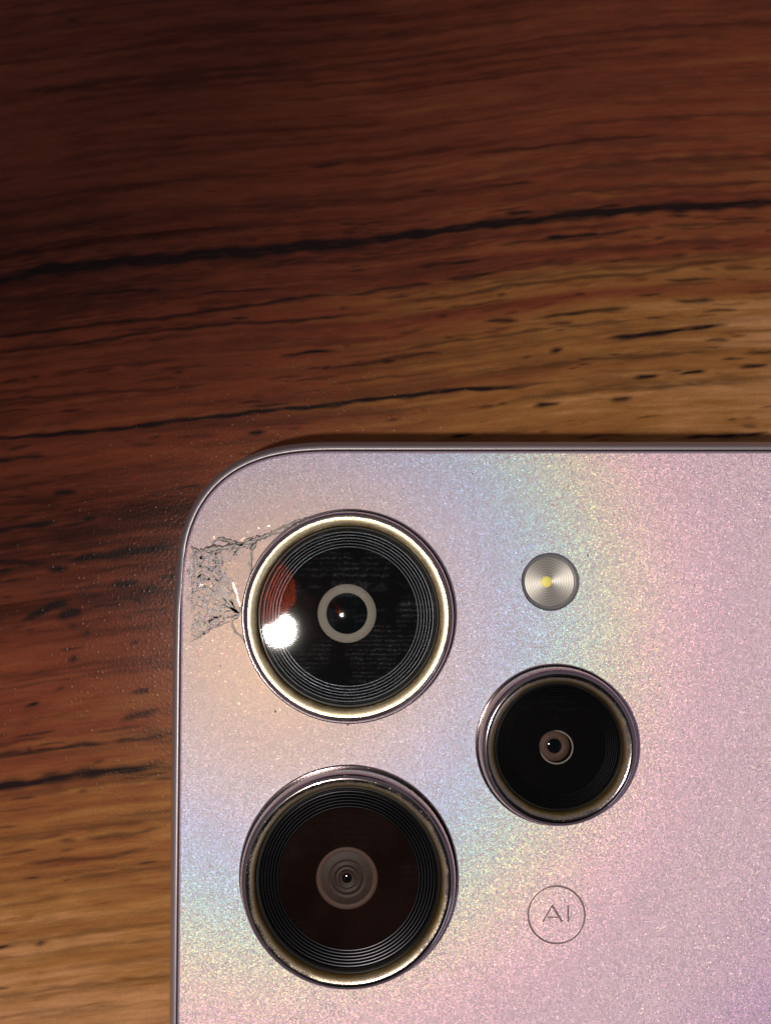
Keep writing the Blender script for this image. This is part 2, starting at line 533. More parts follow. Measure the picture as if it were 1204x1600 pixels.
    streak([(600, 473), (665, 468), (720, 461), (790, 447), (900, 434), (1000, 428), (1100, 410), (1204, 400)], 3.0, .55)
    streak([(1040, 400), (1075, 397)], 3, .6)
    streak([(1050, 471), (1090, 470), (1120, 467)], 3.4, .65)
    streak([(840, 495), (890, 490), (925, 487), (985, 480)], 3, .75)
    streak([(940, 531), (1000, 523), (1060, 516), (1140, 506)], 3.6, .9)
    streak([(752, 503), (812, 500)], 2.8, .7)
    streak([(500, 577), (520, 574)], 3, .9)
    streak([(590, 565), (625, 561)], 3.4, .8)
    streak([(855, 549), (882, 545)], 3.6, .8)
    streak([(810, 560), (835, 556)], 2.8, .5)
    streak([(984, 591), (1034, 586)], 2.8, .85)
    streak([(1056, 585), (1106, 580)], 2.8, .85)
    streak([(1150, 574), (1204, 568)], 3.4, .8)
    streak([(745, 637), (775, 634)], 3.4, .6)
    streak([(830, 634), (878, 629)], 2.8, .85)
    streak([(950, 627), (990, 621)], 3.8, .8)
    streak([(600, 658), (625, 655)], 2.8, .6)
    streak([(698, 683), (744, 676)], 2.8, .85)
    streak([(1146, 666), (1186, 662)], 2.6, .4)
    streak([(1060, 684), (1150, 681), (1204, 674)], 3.2, .8)
    streak([(385, 677), (418, 675)], 3, .9)
    streak([(200, 697), (250, 694)], 3, .4)
    streak([(80, 771), (122, 769)], 3.6, .95)
    streak([(-60, 840), (0, 829), (45, 820), (97, 815)], 4, .95)
    streak([(125, 813), (155, 810)], 4, .9)
    streak([(-60, 873), (0, 878), (40, 880), (75, 880)], 4, .85)
    streak([(-60, 898), (0, 892), (30, 888)], 4, .8)
    streak([(95, 880), (130, 872), (190, 864), (240, 858), (282, 854)], 6.5, .95)
    streak([(70, 891), (110, 888)], 4.5, .8)
    streak([(168, 916), (195, 912), (220, 906)], 4.5, .95)
    streak([(220, 928), (235, 921), (248, 917)], 4.8, .95)
    streak([(242, 902), (285, 899)], 3.2, .8)
    streak([(198, 938), (230, 937)], 4, .8)
    streak([(30, 972), (60, 958), (85, 946), (112, 940)], 6, .95)
    streak([(84, 966), (110, 957), (135, 953)], 6.5, .95)
    streak([(0, 935), (20, 932)], 3, .5)
    streak([(40, 988), (55, 984)], 3.5, .7)
    streak([(105, 978), (122, 976)], 3.5, .7)
    streak([(128, 992), (143, 987)], 4, .8)
    streak([(203, 1005), (219, 1002)], 4.5, .95)
    streak([(192, 967), (208, 965)], 3.6, .7)
    streak([(105, 1032), (125, 1029)], 4, .85)
    streak([(36, 1105), (64, 1099)], 4, .95)
    streak([(84, 1078), (103, 1073)], 3.4, .8)
    streak([(200, 1084), (240, 1077)], 4, .7)
    streak([(185, 1127), (215, 1117), (252, 1110)], 4.2, .7)
    streak([(-60, 1188), (0, 1182), (45, 1175), (75, 1172), (125, 1165), (180, 1160)], 3.4, .75)
    streak([(36, 1177), (54, 1172)], 5, .9)
    streak([(170, 1159), (230, 1154), (268, 1149)], 4.2, .65)
    streak([(-60, 1236), (0, 1230), (60, 1222), (120, 1211), (200, 1204), (268, 1192)], 7.5, .88)
    streak([(60, 1213), (100, 1206)], 5, .6)
    streak([(78, 1235), (105, 1234)], 4, .5)
    streak([(120, 1239), (140, 1236)], 3.6, .5)
    streak([(92, 1316), (120, 1314)], 4.5, .5)
    streak([(130, 1310), (200, 1306), (255, 1292)], 3.6, .5)
    streak([(30, 1352), (100, 1344), (165, 1340), (235, 1326)], 3.2, .5)
    streak([(-40, 1484), (0, 1481), (22, 1478)], 3.6, .8)
    streak([(52, 1476), (76, 1472)], 3.2, .75)
    streak([(-20, 1547), (16, 1543)], 3, .6)
    streak([(100, 34), (125, 31)], 5, .4)
    streak([(218, 258), (250, 257)], 3.4, .3)
    streak([(470, 125), (490, 126)], 3.4, .5)
    # short pores everywhere along the grain, thickest in the dark bands
    bands = ((395, 470), (430, 560), (560, 720), (760, 840), (840, 1000), (1150, 1260), (1290, 1400), (-150, 1750))
    wts = np.array([2.2, 2.6, 2.2, 1, 2, 2, .9, 4.0])
    wts /= wts.sum()
    for _ in range(1150):
        x0 = rng.uniform(-160, 1330)
        b0, b1 = bands[rng.choice(len(bands), p=wts)]
        vv = rng.uniform(b0, b1)
        L = rng.gamma(1.6, 17) + 7
        y0 = vv + g_flow(x0)
        if x0 > 270 and y0 > 720:
            continue
        a = rng.uniform(.12, .34) if y0 < 330 else rng.uniform(.18, .72)
        if y0 > 1380:
            a *= .45
        streak([(x0, y0), (x0 + L, vv + float(g_flow(x0 + L)))], rng.uniform(1.2, 2.5), a)
    # broader dark bands of late wood, broken along their length
    for _ in range(150):
        b0, b1 = ((425, 520), (445, 500), (560, 720), (330, 430), (820, 960), (1160, 1250))[rng.integers(6)]
        x0 = rng.uniform(-300, 900)
        vv = rng.uniform(b0, b1)
        L = rng.uniform(140, 460)
        xx = np.linspace(x0, x0 + L, 7)
        streak(list(zip(xx, vv + g_flow(xx) + rng.uniform(-1.5, 1.5, 7))), rng.uniform(2.0, 5.5), rng.uniform(.18, .50), .7)
    # long faint lines of the grain
    for _ in range(300):
        x0 = rng.uniform(-300, 1000)
        vv = rng.uniform(-160, 1760)
        L = rng.uniform(130, 620)
        xx = np.linspace(x0, x0 + L, 8)
        streak(list(zip(xx, vv + g_flow(xx))), rng.uniform(1.4, 4.6), rng.uniform(.10, .40), .6)
    col = np.zeros(px.shape + (4,), np.float32)
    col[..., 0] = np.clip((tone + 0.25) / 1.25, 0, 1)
    col[..., 1] = np.clip(vein, 0, 1)
    col[..., 2] = (v + 4000) / 8000
    col[..., 3] = 1
    ny, nx = px.shape
    me = bpy.data.meshes.new('table_top')
    co = np.stack([X, Y, np.full_like(X, ZT)], -1).reshape(-1, 3).astype(np.float32)
    idx = np.arange(ny * nx).reshape(ny, nx)
    q = np.stack([idx[:-1, :-1], idx[:-1, 1:], idx[1:, 1:], idx[1:, :-1]], -1).reshape(-1, 4)
    me.vertices.add(len(co))
    me.vertices.foreach_set('co', co.ravel())
    me.loops.add(q.size)
    me.loops.foreach_set('vertex_index', q.ravel().astype(np.int32))
    me.polygons.add(len(q))
    me.polygons.foreach_set('loop_start', np.arange(0, q.size, 4, dtype=np.int32))
    me.polygons.foreach_set('loop_total', np.full(len(q), 4, dtype=np.int32))
    me.update(calc_edges=True)
    at = me.attributes.new('grain', 'FLOAT_COLOR', 'POINT')
    at.data.foreach_set('color', col.reshape(-1))
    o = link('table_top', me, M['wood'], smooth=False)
    o['kind'] = 'structure'
    o['label'] = 'dark red brown wood grain laminate table top under the phone'
    return o


build_table()

# ------------------------------------------------------------------ the phone
root = bpy.data.objects.new('phone', None)
root.location = (0, 0, ZT)
COL.objects.link(root)
root['label'] = 'back corner of a silver holographic phone with three round cameras and a cracked edge'
root['category'] = 'phone'


def part(name, me, mat, loc=(0, 0, 0), parent=None, smooth=True):
    """a piece given in world coordinates, put under the phone or under one of its parts"""
    par = parent or root
    o = link(name, me, mat, None, None, smooth)
    o.parent = par
    base = Vector((0, 0, 0))
    p = par
    while p is not None:
        base += Vector(p.location)
        p = p.parent
    o.location = Vector(loc) - base
    return o


# outline of the frame: a superellipse corner at the upper left, plain ones elsewhere
ZO = -0.22
a_ = P(270.5, 1130, ZO)
b_ = P(264.0, 1590, ZO)
c_ = P(620, 691, ZO)
d_ = P(1200, 688.5, ZO)
ang = 0.5 * (math.atan2(a_.x - b_.x, a_.y - b_.y) * -1 + math.atan2(d_.y - c_.y, d_.x - c_.x))
print('edge angles', math.degrees(-math.atan2(a_.x - b_.x, a_.y - b_.y)), math.degrees(math.atan2(d_.y - c_.y, d_.x - c_.x)))
ux = Vector((math.cos(ang), math.sin(ang), 0))
uy = Vector((-math.sin(ang), math.cos(ang), 0))
left = ((a_ + b_) / 2).dot(ux)
top = ((c_ + d_) / 2).dot(uy)
PW, PH = 7.56, 16.4
CE, NEXP = 1.0, 2.75


def outline(n=40):
    pts = []
    # corners in the phone's own axes, counter-clockwise seen from above, starting at upper right
    for cx_, cy_, s in ((left + PW, top, 0), (left, top, 1), (left, top - PH, 2), (left + PW, top - PH, 3)):
        sx = -1 if s in (0, 3) else 1
        sy = -1 if s in (0, 1) else 1
        ox, oy = cx_ + sx * CE, cy_ + sy * CE
        for i in range(n + 1):
            th = math.pi / 2 * (s + i / n)
            c, q = math.cos(th), math.sin(th)
            pts.append((ox + CE * math.copysign(abs(c) ** (2 / NEXP), c), oy + CE * math.copysign(abs(q) ** (2 / NEXP), q)))
    # long straight runs get a few points too
    out = []
    for i, p in enumerate(pts):
        out.append(p)
        q = pts[(i + 1) % len(pts)]
        L = math.hypot(q[0] - p[0], q[1] - p[1])
        m = int(L / 0.25)
        for j in range(1, m):
            out.append((p[0] + (q[0] - p[0]) * j / m, p[1] + (q[1] - p[1]) * j / m))
    return out


OUT = outline()
NO = len(OUT)
NRM = []
for i in range(NO):
    p, q = OUT[i - 2], OUT[(i + 2) % NO]
    dx, dy = q[0] - p[0], q[1] - p[1]
    L = math.hypot(dx, dy) or 1
    NRM.append((-dy / L, dx / L))        # inward


def w2(x, y, z):
    v = ux * x + uy * y
    return (v.x, v.y, z)


def sweep(profile, dent=None):
    vs, fs = [], []
    for j, (d, z) in enumerate(profile):
        for i in range(NO):
            x, y = OUT[i][0] + NRM[i][0] * d, OUT[i][1] + NRM[i][1] * d
            p = list(w2(x, y, z))
            if dent:
                p = dent(p, d)
            vs.append(p)
    for j in range(len(profile) - 1):
        for i in range(NO):
            k2 = (i + 1) % NO
            fs.append((j * NO + i, j * NO + k2, (j + 1) * NO + k2, (j + 1) * NO + i))
    me = bpy.data.meshes.new('sweep')
    me.from_pydata(vs, [], fs)
    me.update()
    return me


DENT = P(290, 905, -0.05)


def dent(p, d):
    # the knock on the left edge beside the crack
    r = math.hypot((p[0] - DENT.x), (p[1] - DENT.y) * 0.62)
    f = math.exp(-(r / 0.10) ** 2)
    if d < 0.07:
        return [p[0] + 0.012 * f, p[1], p[2] - 0.035 * f * (0.6 + 0.4 * math.sin(p[1] * 70))]
    return p


prof = [(0.12, ZT + 0.004), (0.05, ZT + 0.03), (0.012, ZT + 0.12), (0.0, ZT + 0.25), (0.0, -0.30), (0.003, -0.22),
        (0.010, -0.15), (0.020, -0.10), (0.032, -0.062), (0.044, -0.036), (0.050, -0.027), (0.054, -0.0235), (0.064, -0.0195),
        (0.068, -0.021), (0.070, -0.028), (0.071, -0.08)]
fr = part('frame', sweep(prof, dent), M['frame'])
sm = part('seam', sweep([(0.0712, -0.03), (0.0713, -0.07), (0.088, -0.07), (0.088, -0.10)]), M['groove'])

# back panel with a hole for the flash
FLC = P(859.5, 909.2, 0.0)
RF = 45.3 / 276.0


def panel_mesh():
    bm = bmesh.new()
    rows = []
    for d, z in ((0.0775, -0.09), (0.0775, -0.022), (0.0792, -0.012), (0.0845, -0.004), (0.0925, 0.0)):
        rows.append([bm.verts.new(w2(OUT[i][0] + NRM[i][0] * d, OUT[i][1] + NRM[i][1] * d, z)) for i in range(NO)])
    for a, b in zip(rows, rows[1:]):
        for i in range(NO):
            j = (i + 1) % NO
            bm.faces.new((a[i], a[j], b[j], b[i]))
    edges = [bm.edges.get((rows[-1][i], rows[-1][(i + 1) % NO])) for i in range(NO)]
    seg = 96
    h0 = []
    for i in range(seg):
        th = 2 * math.pi * i / seg
        rr = RF + 0.0012 * math.sin(7 * th) * (1 if 1.9 < th < 4.2 else 0.15)
        h0.append(bm.verts.new((FLC.x + rr * math.cos(th), FLC.y + rr * math.sin(th), 0)))
    edges += [bm.edges.new((h0[i], h0[(i + 1) % seg])) for i in range(seg)]
    r = bmesh.ops.triangle_fill(bm, use_beauty=False, use_dissolve=False, edges=edges, normal=(0, 0, 1))
    for f in r['geom']:
        if isinstance(f, bmesh.types.BMFace):
            f.smooth = False
            if f.normal.z < 0:
                f.normal_flip()
    me = bpy.data.meshes.new('back_panel')
    bm.to_mesh(me)
    bm.free()
    return me


pm = panel_mesh()
pn = part('back_panel', pm, M['panel'])
sharpen(pm, 20)


# ---- camera lenses
def camera_lens(px, py, R, kind):
    c = P(px, py, 0.0)
    s = R / 0.600
    q = lambda pr: [(r * s, z) for r, z in pr]
    bz = [(.604, .0004), (.603, .010), (.598, .016), (.592, .018), (.5905, .012), (.588, .014), (.586, .030),
          (.584, .090), (.5815, .118), (.576, .140), (.568, .156), (.559, .164), (.550, .1665),
          (.538, .1645), (.526, .160), (.516, .152), (.508, .140), (.505, .130), (.504, .095)]
    if kind == 'small':
        # a broader ring round a smaller glass
        bz = [(.604, .0004), (.603, .010), (.598, .016), (.592, .018), (.5905, .012), (.588, .014), (.586, .030),
              (.582, .080), (.577, .108), (.568, .130), (.556, .144), (.542, .150), (.528, .150),
              (.514, .146), (.500, .138), (.488, .126), (.480, .114), (.476, .106), (.475, .080)]
    me = lathe(q(bz), 160)
    w0 = {'upper': .550, 'lower': .533, 'small': .510}[kind] * s
    w1 = {'upper': .503, 'lower': .503, 'small': .474}[kind] * s
    cream = {'upper': (0.82, 0.70, 0.46), 'lower': (0.42, 0.335, 0.22), 'small': (0.40, 0.32, 0.21)}[kind]
    o = part('camera_lens', me, bezel_material('worn_chrome_ring_' + kind, s, cream, w0, w1), loc=c)
    lab = {'upper': 'large upper camera with a white hot glare and a red spot in its glass, worn gold rim',
           'lower': 'large lower camera with a brown reflection painted into its dark face and a faint brown eye',
           'small': 'small right hand camera with a narrow black glass'}[kind]
    o['label'] = lab
    gi = .5035 if kind != 'small' else .4745
    gz = 0.104 if kind != 'small' else 0.088
    sub = lambda nm, pr, mat, seg=128, off=(0, 0): part(nm, lathe(q(pr), seg), mat, loc=c + Vector((off[0], off[1], 0)), parent=o)
    gk = sub('gasket', [(gi, gz - .004), (gi - .004, gz - .012), (gi - .013, gz - .012), (gi - .016, gz + .004), (gi - .020, gz + .0055), (gi - .024, gz + .001), (gi - .026, gz - 0.05), (0, gz - 0.05)], M['gasket'])
    sharpen(gk.data, 40)
    # stepped concentric ridges below the glass
    zr = gz - 0.018
    rr = []
    r0 = gi - .028
    n, wd = (6, .0165) if kind != 'small' else (6, .0150)
    for i in range(n):
        z = zr - i * 0.0012
        rr += [(r0, z - .010), (r0 - wd * .20, z + .0002), (r0 - wd * .36, z + .0012), (r0 - wd * .52, z + .0002), (r0 - wd * .90, z - .010)]
        r0 -= wd
    rg = sub('ridged_ring', rr, [M['black'], M['ridge'] if kind == 'upper' else M['ridge_dim']], 192)
    seg_i = np.arange(len(rg.data.polygons)) // 192 % 5
    rg.data.polygons.foreach_set('material_index', np.isin(seg_i, (1, 2)).astype(np.int32))
    sharpen(rg.data, 25)
    sub('lens_face', [(r0 + .004, zr - .0125), (.02, zr - .0125), (0, zr - .0125)], M['reflection_face'] if kind == 'lower' else M['black'])
    z2 = zr - .0118
    if kind == 'upper':
        off = ((540.5 - 545 + 2) / 276., (962 - 965.5 - 1) / -276.)
        sub('aperture_ring', [(.163, z2), (.162, z2 + .002), (.117, z2 + .002), (.114, z2 - .0005)], M['grey_ring'], off=off)
        sub('front_element', [(.114, z2 + .0004), (.09, z2 + .006), (.06, z2 + .010), (.03, z2 + .0125), (0, z2 + .013)], M['pupil'], off=off)
    elif kind == 'lower':
        off = (-2 / 276., 0)
        sub('aperture_ring', [(.168, z2), (.165, z2 + .003), (.152, z2 + .003), (.142, z2 - .0002)], M['brown_ring'], off=off)
        sub('barrel', [(.142, z2), (.125, z2 + .0015), (.105, z2 + .004), (.100, z2 + .004), (.092, z2 + .001), (.085, z2 + .002), (.078, z2 + .006), (.070, z2 + .006), (.062, z2 + .001), (.058, z2 + .0005), (.052, z2 + .003), (.046, z2 + .003), (.040, z2 - .001), (.032, z2 + .001), (.022, z2 - .003)], M['brown_dark'], off=off)
        sub('front_element', [(.022, z2 - .003), (.015, z2 + .0), (0, z2 + .001)], M['pupil'], off=off)
    else:
        k2 = 1 / s
        off = ((868.5 - 868 - 5) / 276., 0)
        sub('aperture_ring', [(.084 * k2, z2), (.082 * k2, z2 + .004), (.045 * k2, z2 + .005), (.040 * k2, z2 + .002)], M['brown_ring'], off=off)
        sub('rim_ring', [(.094 * k2, z2), (.092 * k2, z2 + .002), (.088 * k2, z2 + .002), (.086 * k2, z2)], M['grey_ring'], off=(off[0] + .012, off[1] - .008))
        sub('front_element', [(.042 * k2, z2 + .002), (.03 * k2, z2 + .006), (0, z2 + .008)], M['pupil'], off=off)
    gm = glass_material('cover_glass_' + kind, {'upper': .013, 'lower': .003, 'small': .003}[kind])
    gl = sub('cover_glass', [(gi - .003, gz - .010), (gi - .003, gz + .001), (gi - .007, gz + .003), (0, gz + .003)], gm, 128)
    gl.data.polygons.foreach_set('use_smooth', [False] * len(gl.data.polygons))
    return o


camera_lens(545, 962.5, 0.602, 'upper')
camera_lens(544.5, 1367.5, 0.608, 'lower')
camera_lens(868, 1163.5, 0.450, 'small')

# ---- flash
fl = part('flash', lathe([(RF - .0003, -.002), (RF - .004, -.020), (RF - .010, -.030), (RF - .020, -.032), (RF - .024, -.034), (RF - .026, -.045)], 96), M['led_ring'], loc=FLC)
fo = P(854.6, 909.2, 0.0)


def flash_lens():
    """shallow Fresnel grooves round the LED, their centre left of the dish's own"""
    seg, rows = 128, 22
    R2 = RF - .023
    vs, fs = [], []
    off = fo - FLC
    for j in range(rows + 1):
        u = j / rows
        zz = -.041 + (0.0036 if j % 2 else 0) + .004 * u
        for i in range(seg):
            th = 2 * math.pi * i / seg
            ccx, ccy = off.x * (1 - u ** 2), off.y * (1 - u ** 2)
            r = R2 * (0.19 + 0.81 * u)
            vs.append((ccx + r * math.cos(th), ccy + r * math.sin(th), zz))
    for j in range(rows):
        for i in range(seg):
            k2 = (i + 1) % seg
            fs.append((j * seg + i, j * seg + k2, (j + 1) * seg + k2, (j + 1) * seg + i))
    me = bpy.data.meshes.new('flash_lens')
    me.from_pydata(vs, [], fs)
    me.update()
    return me


def fresnel_material():
    k = NT('turned_satin_reflector')
    co = k.n('ShaderNodeVectorMath', {0: k.coords(), 1: tuple(FLC - fo)}, operation='ADD').outputs[0]
    s = k.n('ShaderNodeSeparateXYZ', {0: co})
    r = k.math('SQRT', k.math('ADD', k.math('MULTIPLY', s.outputs[0], s.outputs[0]), k.math('MULTIPLY', s.outputs[1], s.outputs[1])))
    w = k.math('SINE', k.math('MULTIPLY', r, 430.0))
    w2_ = k.noise(k.n('ShaderNodeCombineXYZ', {0: r}).outputs[0], 120, 2)
    col = k.mixc(k.math('MULTIPLY_ADD', k.math('ADD', w, w2_), 0.35, 0.35, clamp=True), rgb(0.21, 0.20, 0.19), rgb(0.36, 0.345, 0.33))
    tg = k.n('ShaderNodeTangent', direction_type='RADIAL', axis='Z').outputs[0]
    p = k.n('ShaderNodeBsdfPrincipled', {'Base Color': col, 'Metallic': 1.0, 'Roughness': 0.52, 'Anisotropic': 0.72, 'Anisotropic Rotation': 0.25, 'Tangent': tg})
    return k.end(p.outputs[0])


M['fresnel'] = fresnel_material()
part('fresnel_lens', flash_lens(), M['fresnel'], loc=FLC, parent=fl)
part('led', lathe([(.033, -.041), (.030, -.036), (.022, -.033), (0, -.032)], 48), M['led'], loc=fo, parent=fl)


# ---- engraved mark: AI in a circle
def strip(pts, w, h=0.0012, z=0.0004, closed=False):
    """a shallow line with a rounded section"""
    vs, fs = [], []
    n = len(pts)
    for i, p in enumerate(pts):
        a = pts[i - 1] if (i or closed) else pts[i]
        b = pts[(i + 1) % n] if (i < n - 1 or closed) else pts[i]
        d = (Vector(b) - Vector(a)).normalized()
        nn = Vector((-d.y, d.x, 0))
        ww = w[i] if isinstance(w, (list, tuple)) else w
        for u, hh in ((-1, 0), (-.5, .8), (.5, .8), (1, 0)):
            v = Vector(p) + nn * (u * ww / 2)
            vs.append((v.x, v.y, z + hh * h))
    m = n if closed else n - 1
    for i in range(m):
        j = (i + 1) % n
        for k2 in range(3):
            fs.append((i * 4 + k2, j * 4 + k2, j * 4 + k2 + 1, i * 4 + k2 + 1))
    me = bpy.data.meshes.new('strip')
    me.from_pydata(vs, [], [f[::-1] for f in fs])
    me.update()
    return me


lw = 3.0 / 276
ec = P(868.8, 1429.5)
em = part('emblem', strip([(ec.x + .1575 * math.cos(t), ec.y + .1575 * math.sin(t), 0) for t in np.linspace(0, 2 * math.pi, 97)[:-1]], lw, closed=True), M['mark'])
em['label'] = 'engraved circle round the letters AI'


def join(meshes):
    vs, fs = [], []
    for m in meshes:
        b = len(vs)
        vs += [tuple(v.co) for v in m.vertices]
        fs += [tuple(b + i for i in p.vertices) for p in m.polygons]
    me = bpy.data.meshes.new('joined')
    me.from_pydata(vs, [], fs)
    me.update()
    return me


part('letter', join([strip([P(847.1, 1440.4), P(861.9, 1415)], lw), strip([P(861.9, 1415), P(877.9, 1440.6)], lw * 1.1),
                     strip([P(853.8, 1433.6), P(871.2, 1433.6)], lw * .7, z=.0001)]), M['mark'], parent=em)
part('letter', strip([P(887, 1415), P(887.2, 1440.8)], lw), M['mark'], parent=em)

# ---- the crack between the upper camera and the left edge
R2 = random.Random(5)


def wander(pts, amp, step=3.0):
    out = []
    for (x0, y0), (x1, y1) in zip(pts, pts[1:]):
        L = math.hypot(x1 - x0, y1 - y0)
        m = max(1, int(L / step))
        for j in range(m):
            u = j / m
            out.append((x0 + (x1 - x0) * u + R2.uniform(-amp, amp), y0 + (y1 - y0) * u + R2.uniform(-amp, amp)))
    out.append(pts[-1])
    return out


def crack_line(pts, w, amp=0.8, h=0.003, z=0.0006, mat='crack', par=None, name='crack_line'):
    pp = wander(pts, amp)
    n = len(pp)
    ws = []
    for i in range(n):
        e = min(1, min(i, n - 1 - i) / max(2, n * .25))
        ws.append(1.25 * w / 276 * (0.35 + .65 * e) * R2.uniform(.6, 1.4))
    v = [P(x, y, 0) for x, y in pp]
    return part(name, strip(v, ws, h, z), M[mat], parent=par, smooth=False)


cr = crack_line([(297, 853), (303, 858), (313, 862), (333, 858), (362, 854), (382, 852), (392, 848), (403, 841), (421, 835)], 9, 1.4, .004, name='crack')
cr['label'] = 'shattered patch of panel between the upper camera and the left edge'
CL = lambda *a, **k2: crack_line(*a, par=cr, **k2)
CL([(300, 866), (312, 872), (322, 868), (334, 866), (344, 862)], 8, 1.0)
CL([(338, 862), (334, 878), (338, 892), (346, 900)], 7, .8)
CL([(304, 888), (316, 884), (326, 890), (334, 888)], 6, .8)
CL([(300, 905), (312, 900), (322, 906), (332, 902), (342, 908)], 7, .8)
CL([(297, 930), (306, 922), (318, 920), (326, 914)], 6, .8)
CL([(300, 978), (312, 972), (322, 975), (336, 966), (350, 960)], 7, .8)
CL([(330, 848), (345, 842), (362, 847), (378, 851), (396, 838)], 5, 1.6, h=.004)
CL([(418, 834), (443, 823), (462, 815), (486, 808), (505, 803)], 3.2, .6)
CL([(420, 836), (440, 832), (452, 824), (470, 815)], 2.6, .5, mat='crack_dark')
CL([(424, 829), (423, 838)], 4, .4, mat='crack_dark')
CL([(376, 853), (368, 862), (358, 878), (351, 893), (356, 908), (362, 922), (368, 940), (372, 955)], 2.8, .6)
CL([(374, 852), (369, 864), (364, 868)], 6, .5)
CL([(391, 849), (393, 862), (391, 882), (392, 908), (384, 928), (378, 948)], 3.6, .6)
CL([(388, 849), (394, 858), (399, 850)], 5, .4, mat='crack_dark')
CL([(345, 858), (341, 874), (335, 888), (322, 893)], 9, 1.6)
CL([(349, 868), (342, 884), (346, 893)], 6, 1.2)
CL([(312, 862), (314, 880), (312, 896), (308, 919)], 6, 1.5)
CL([(303, 868), (304, 890), (300, 912), (302, 930)], 4, 1.2)
for a in ((349, 890), (346, 897), (343, 902), (340, 907), (336, 911), (331, 914), (327, 918), (322, 923), (315, 926), (309, 934), (306, 946), (312, 955)):
    mx, my = (a[0] + 370) / 2 - R2.uniform(0, 3), (a[1] + 954) / 2 + R2.uniform(0, 3)
    CL([a, (mx, my), (369 + R2.uniform(-2, 2), 954 + R2.uniform(-2, 3))], 3.2, .35, mat=R2.choice(('crack', 'crack_dark')))
CL([(315, 926), (306, 944), (298, 956)], 2.4, .8)
CL([(318, 905), (330, 906), (342, 908), (350, 898)], 5, 1.2)
CL([(306, 915), (318, 917), (330, 921), (338, 931)], 5, 1.4)
CL([(305, 944), (320, 950), (340, 955), (368, 957)], 2.4, .8)
CL([(310, 952), (312, 966), (324, 970)], 2, .8)
CL([(344, 948), (350, 944), (356, 940)], 2.2, .5)
CL([(373, 960), (361, 961), (348, 963), (336, 966), (324, 972), (310, 978), (297, 984)], 5, 1.2)
CL([(318, 975), (328, 978), (342, 972), (352, 966)], 6, 1.2)
CL([(360, 970), (345, 976), (333, 980), (322, 988), (310, 996), (298, 1003)], 2.4, .8)
CL([(298, 985), (306, 990), (318, 990), (330, 981)], 3.4, 1.0)
CL([(373, 961), (362, 970), (364, 980), (368, 988), (377, 994), (382, 1004), (386, 1012)], 2.4, .5)
CL([(374, 960), (366, 966), (361, 969)], 4.5, .5, mat='crack_dark')
CL([(378, 948), (372, 956), (362, 952), (368, 958)], 7, .8)
CL([(362, 950), (374, 958)], 8, .6)
# the shattered field: every sliver between the cracks lies at its own small angle
from mathutils.geometry import delaunay_2d_cdt
FIELD = [(296, 853), (312, 863), (335, 860), (362, 856), (390, 851), (392, 880), (390, 908), (380, 936), (374, 952), (372, 960),
         (350, 966), (338, 978), (322, 983), (309, 997), (293, 1004), (299, 990), (296, 978), (303, 962), (294, 948), (292, 934), (301, 920), (293, 905), (291, 890), (299, 880), (293, 866)]


def in_field(x, y):
    c, n = False, len(FIELD)
    for i in range(n):
        (x0, y0), (x1, y1) = FIELD[i], FIELD[(i + 1) % n]
        if (y0 > y) != (y1 > y) and x < (x1 - x0) * (y - y0) / (y1 - y0) + x0:
            c = not c
    return c


seeds = list(FIELD)
tries = 0
while len(seeds) < 96 and tries < 9000:
    tries += 1
    x, y = R2.uniform(291, 392), R2.uniform(852, 1004)
    dens = 6.5 if x < 345 else 17.0
    if in_field(x, y) and min(math.hypot(x - a, y - b) for a, b in seeds) > dens:
        seeds.append((x, y))
tri = delaunay_2d_cdt([Vector(p) for p in seeds], [], [], 0, 1e-6)
tv, te, tf = tri[0], tri[1], tri[2]
done = 0
for f in tf:
    c0 = sum((tv[i] for i in f), Vector((0, 0))) / 3
    if not in_field(c0.x, c0.y):
        continue
    big = c0.x > 350
    tx_, ty_ = R2.uniform(-.06, .06), R2.uniform(-.06, .06)
    if big:
        tx_, ty_ = tx_ * .3, ty_ * .3
    w0 = P(c0.x, c0.y, 0)
    vs = []
    for i in f:
        q = c0 + (tv[i] - c0) * R2.uniform(.86, .96)
        w_ = P(q.x, q.y, 0)
        dx, dy = w_.x - w0.x, w_.y - w0.y
        vs.append((w_.x, w_.y, 0.0028 + tx_ * dx + ty_ * dy))
    vs += [(v[0], v[1], 0.0001) for v in vs]
    fs = [(0, 1, 2)] + [(j, j + 3, (j + 1) % 3 + 3, (j + 1) % 3) for j in range(3)]
    me = bpy.data.meshes.new('shard')
    me.from_pydata(vs, [], fs)
    me.update()
    if me.polygons[0].normal.z < 0:
        me.flip_normals()
    part('shard', me, M['shard'], parent=cr, smooth=False)
for a, b in te:
    p, q = tv[a], tv[b]
    m_ = (p + q) / 2
    if not in_field(m_.x, m_.y) or R2.random() > (.34 if m_.x < 345 else .10):
        continue
    CL([tuple(p), tuple(q)], R2.uniform(1.6, 4.2), .8, h=.0035, z=.001, mat=R2.choice(('crack', 'crack', 'crack_dark')))

# bright chips that catch the flash
for pts, w in (([(364, 911), (367, 920), (370, 929)], 3.4), ([(370, 930), (373, 938), (375, 947)], 2.2),
               ([(400, 826), (406, 825)], 1.2), ([(376, 844), (383, 839)], 2.0),
               ([(331, 843), (337, 836)], 1.4), ([(416, 822), (423, 821)], 1.2),
               ([(311, 917), (314, 914), (318, 914)], 1.8)):
    CL(pts, w, .8, h=.004, z=.0012, mat='chip', name='chip')

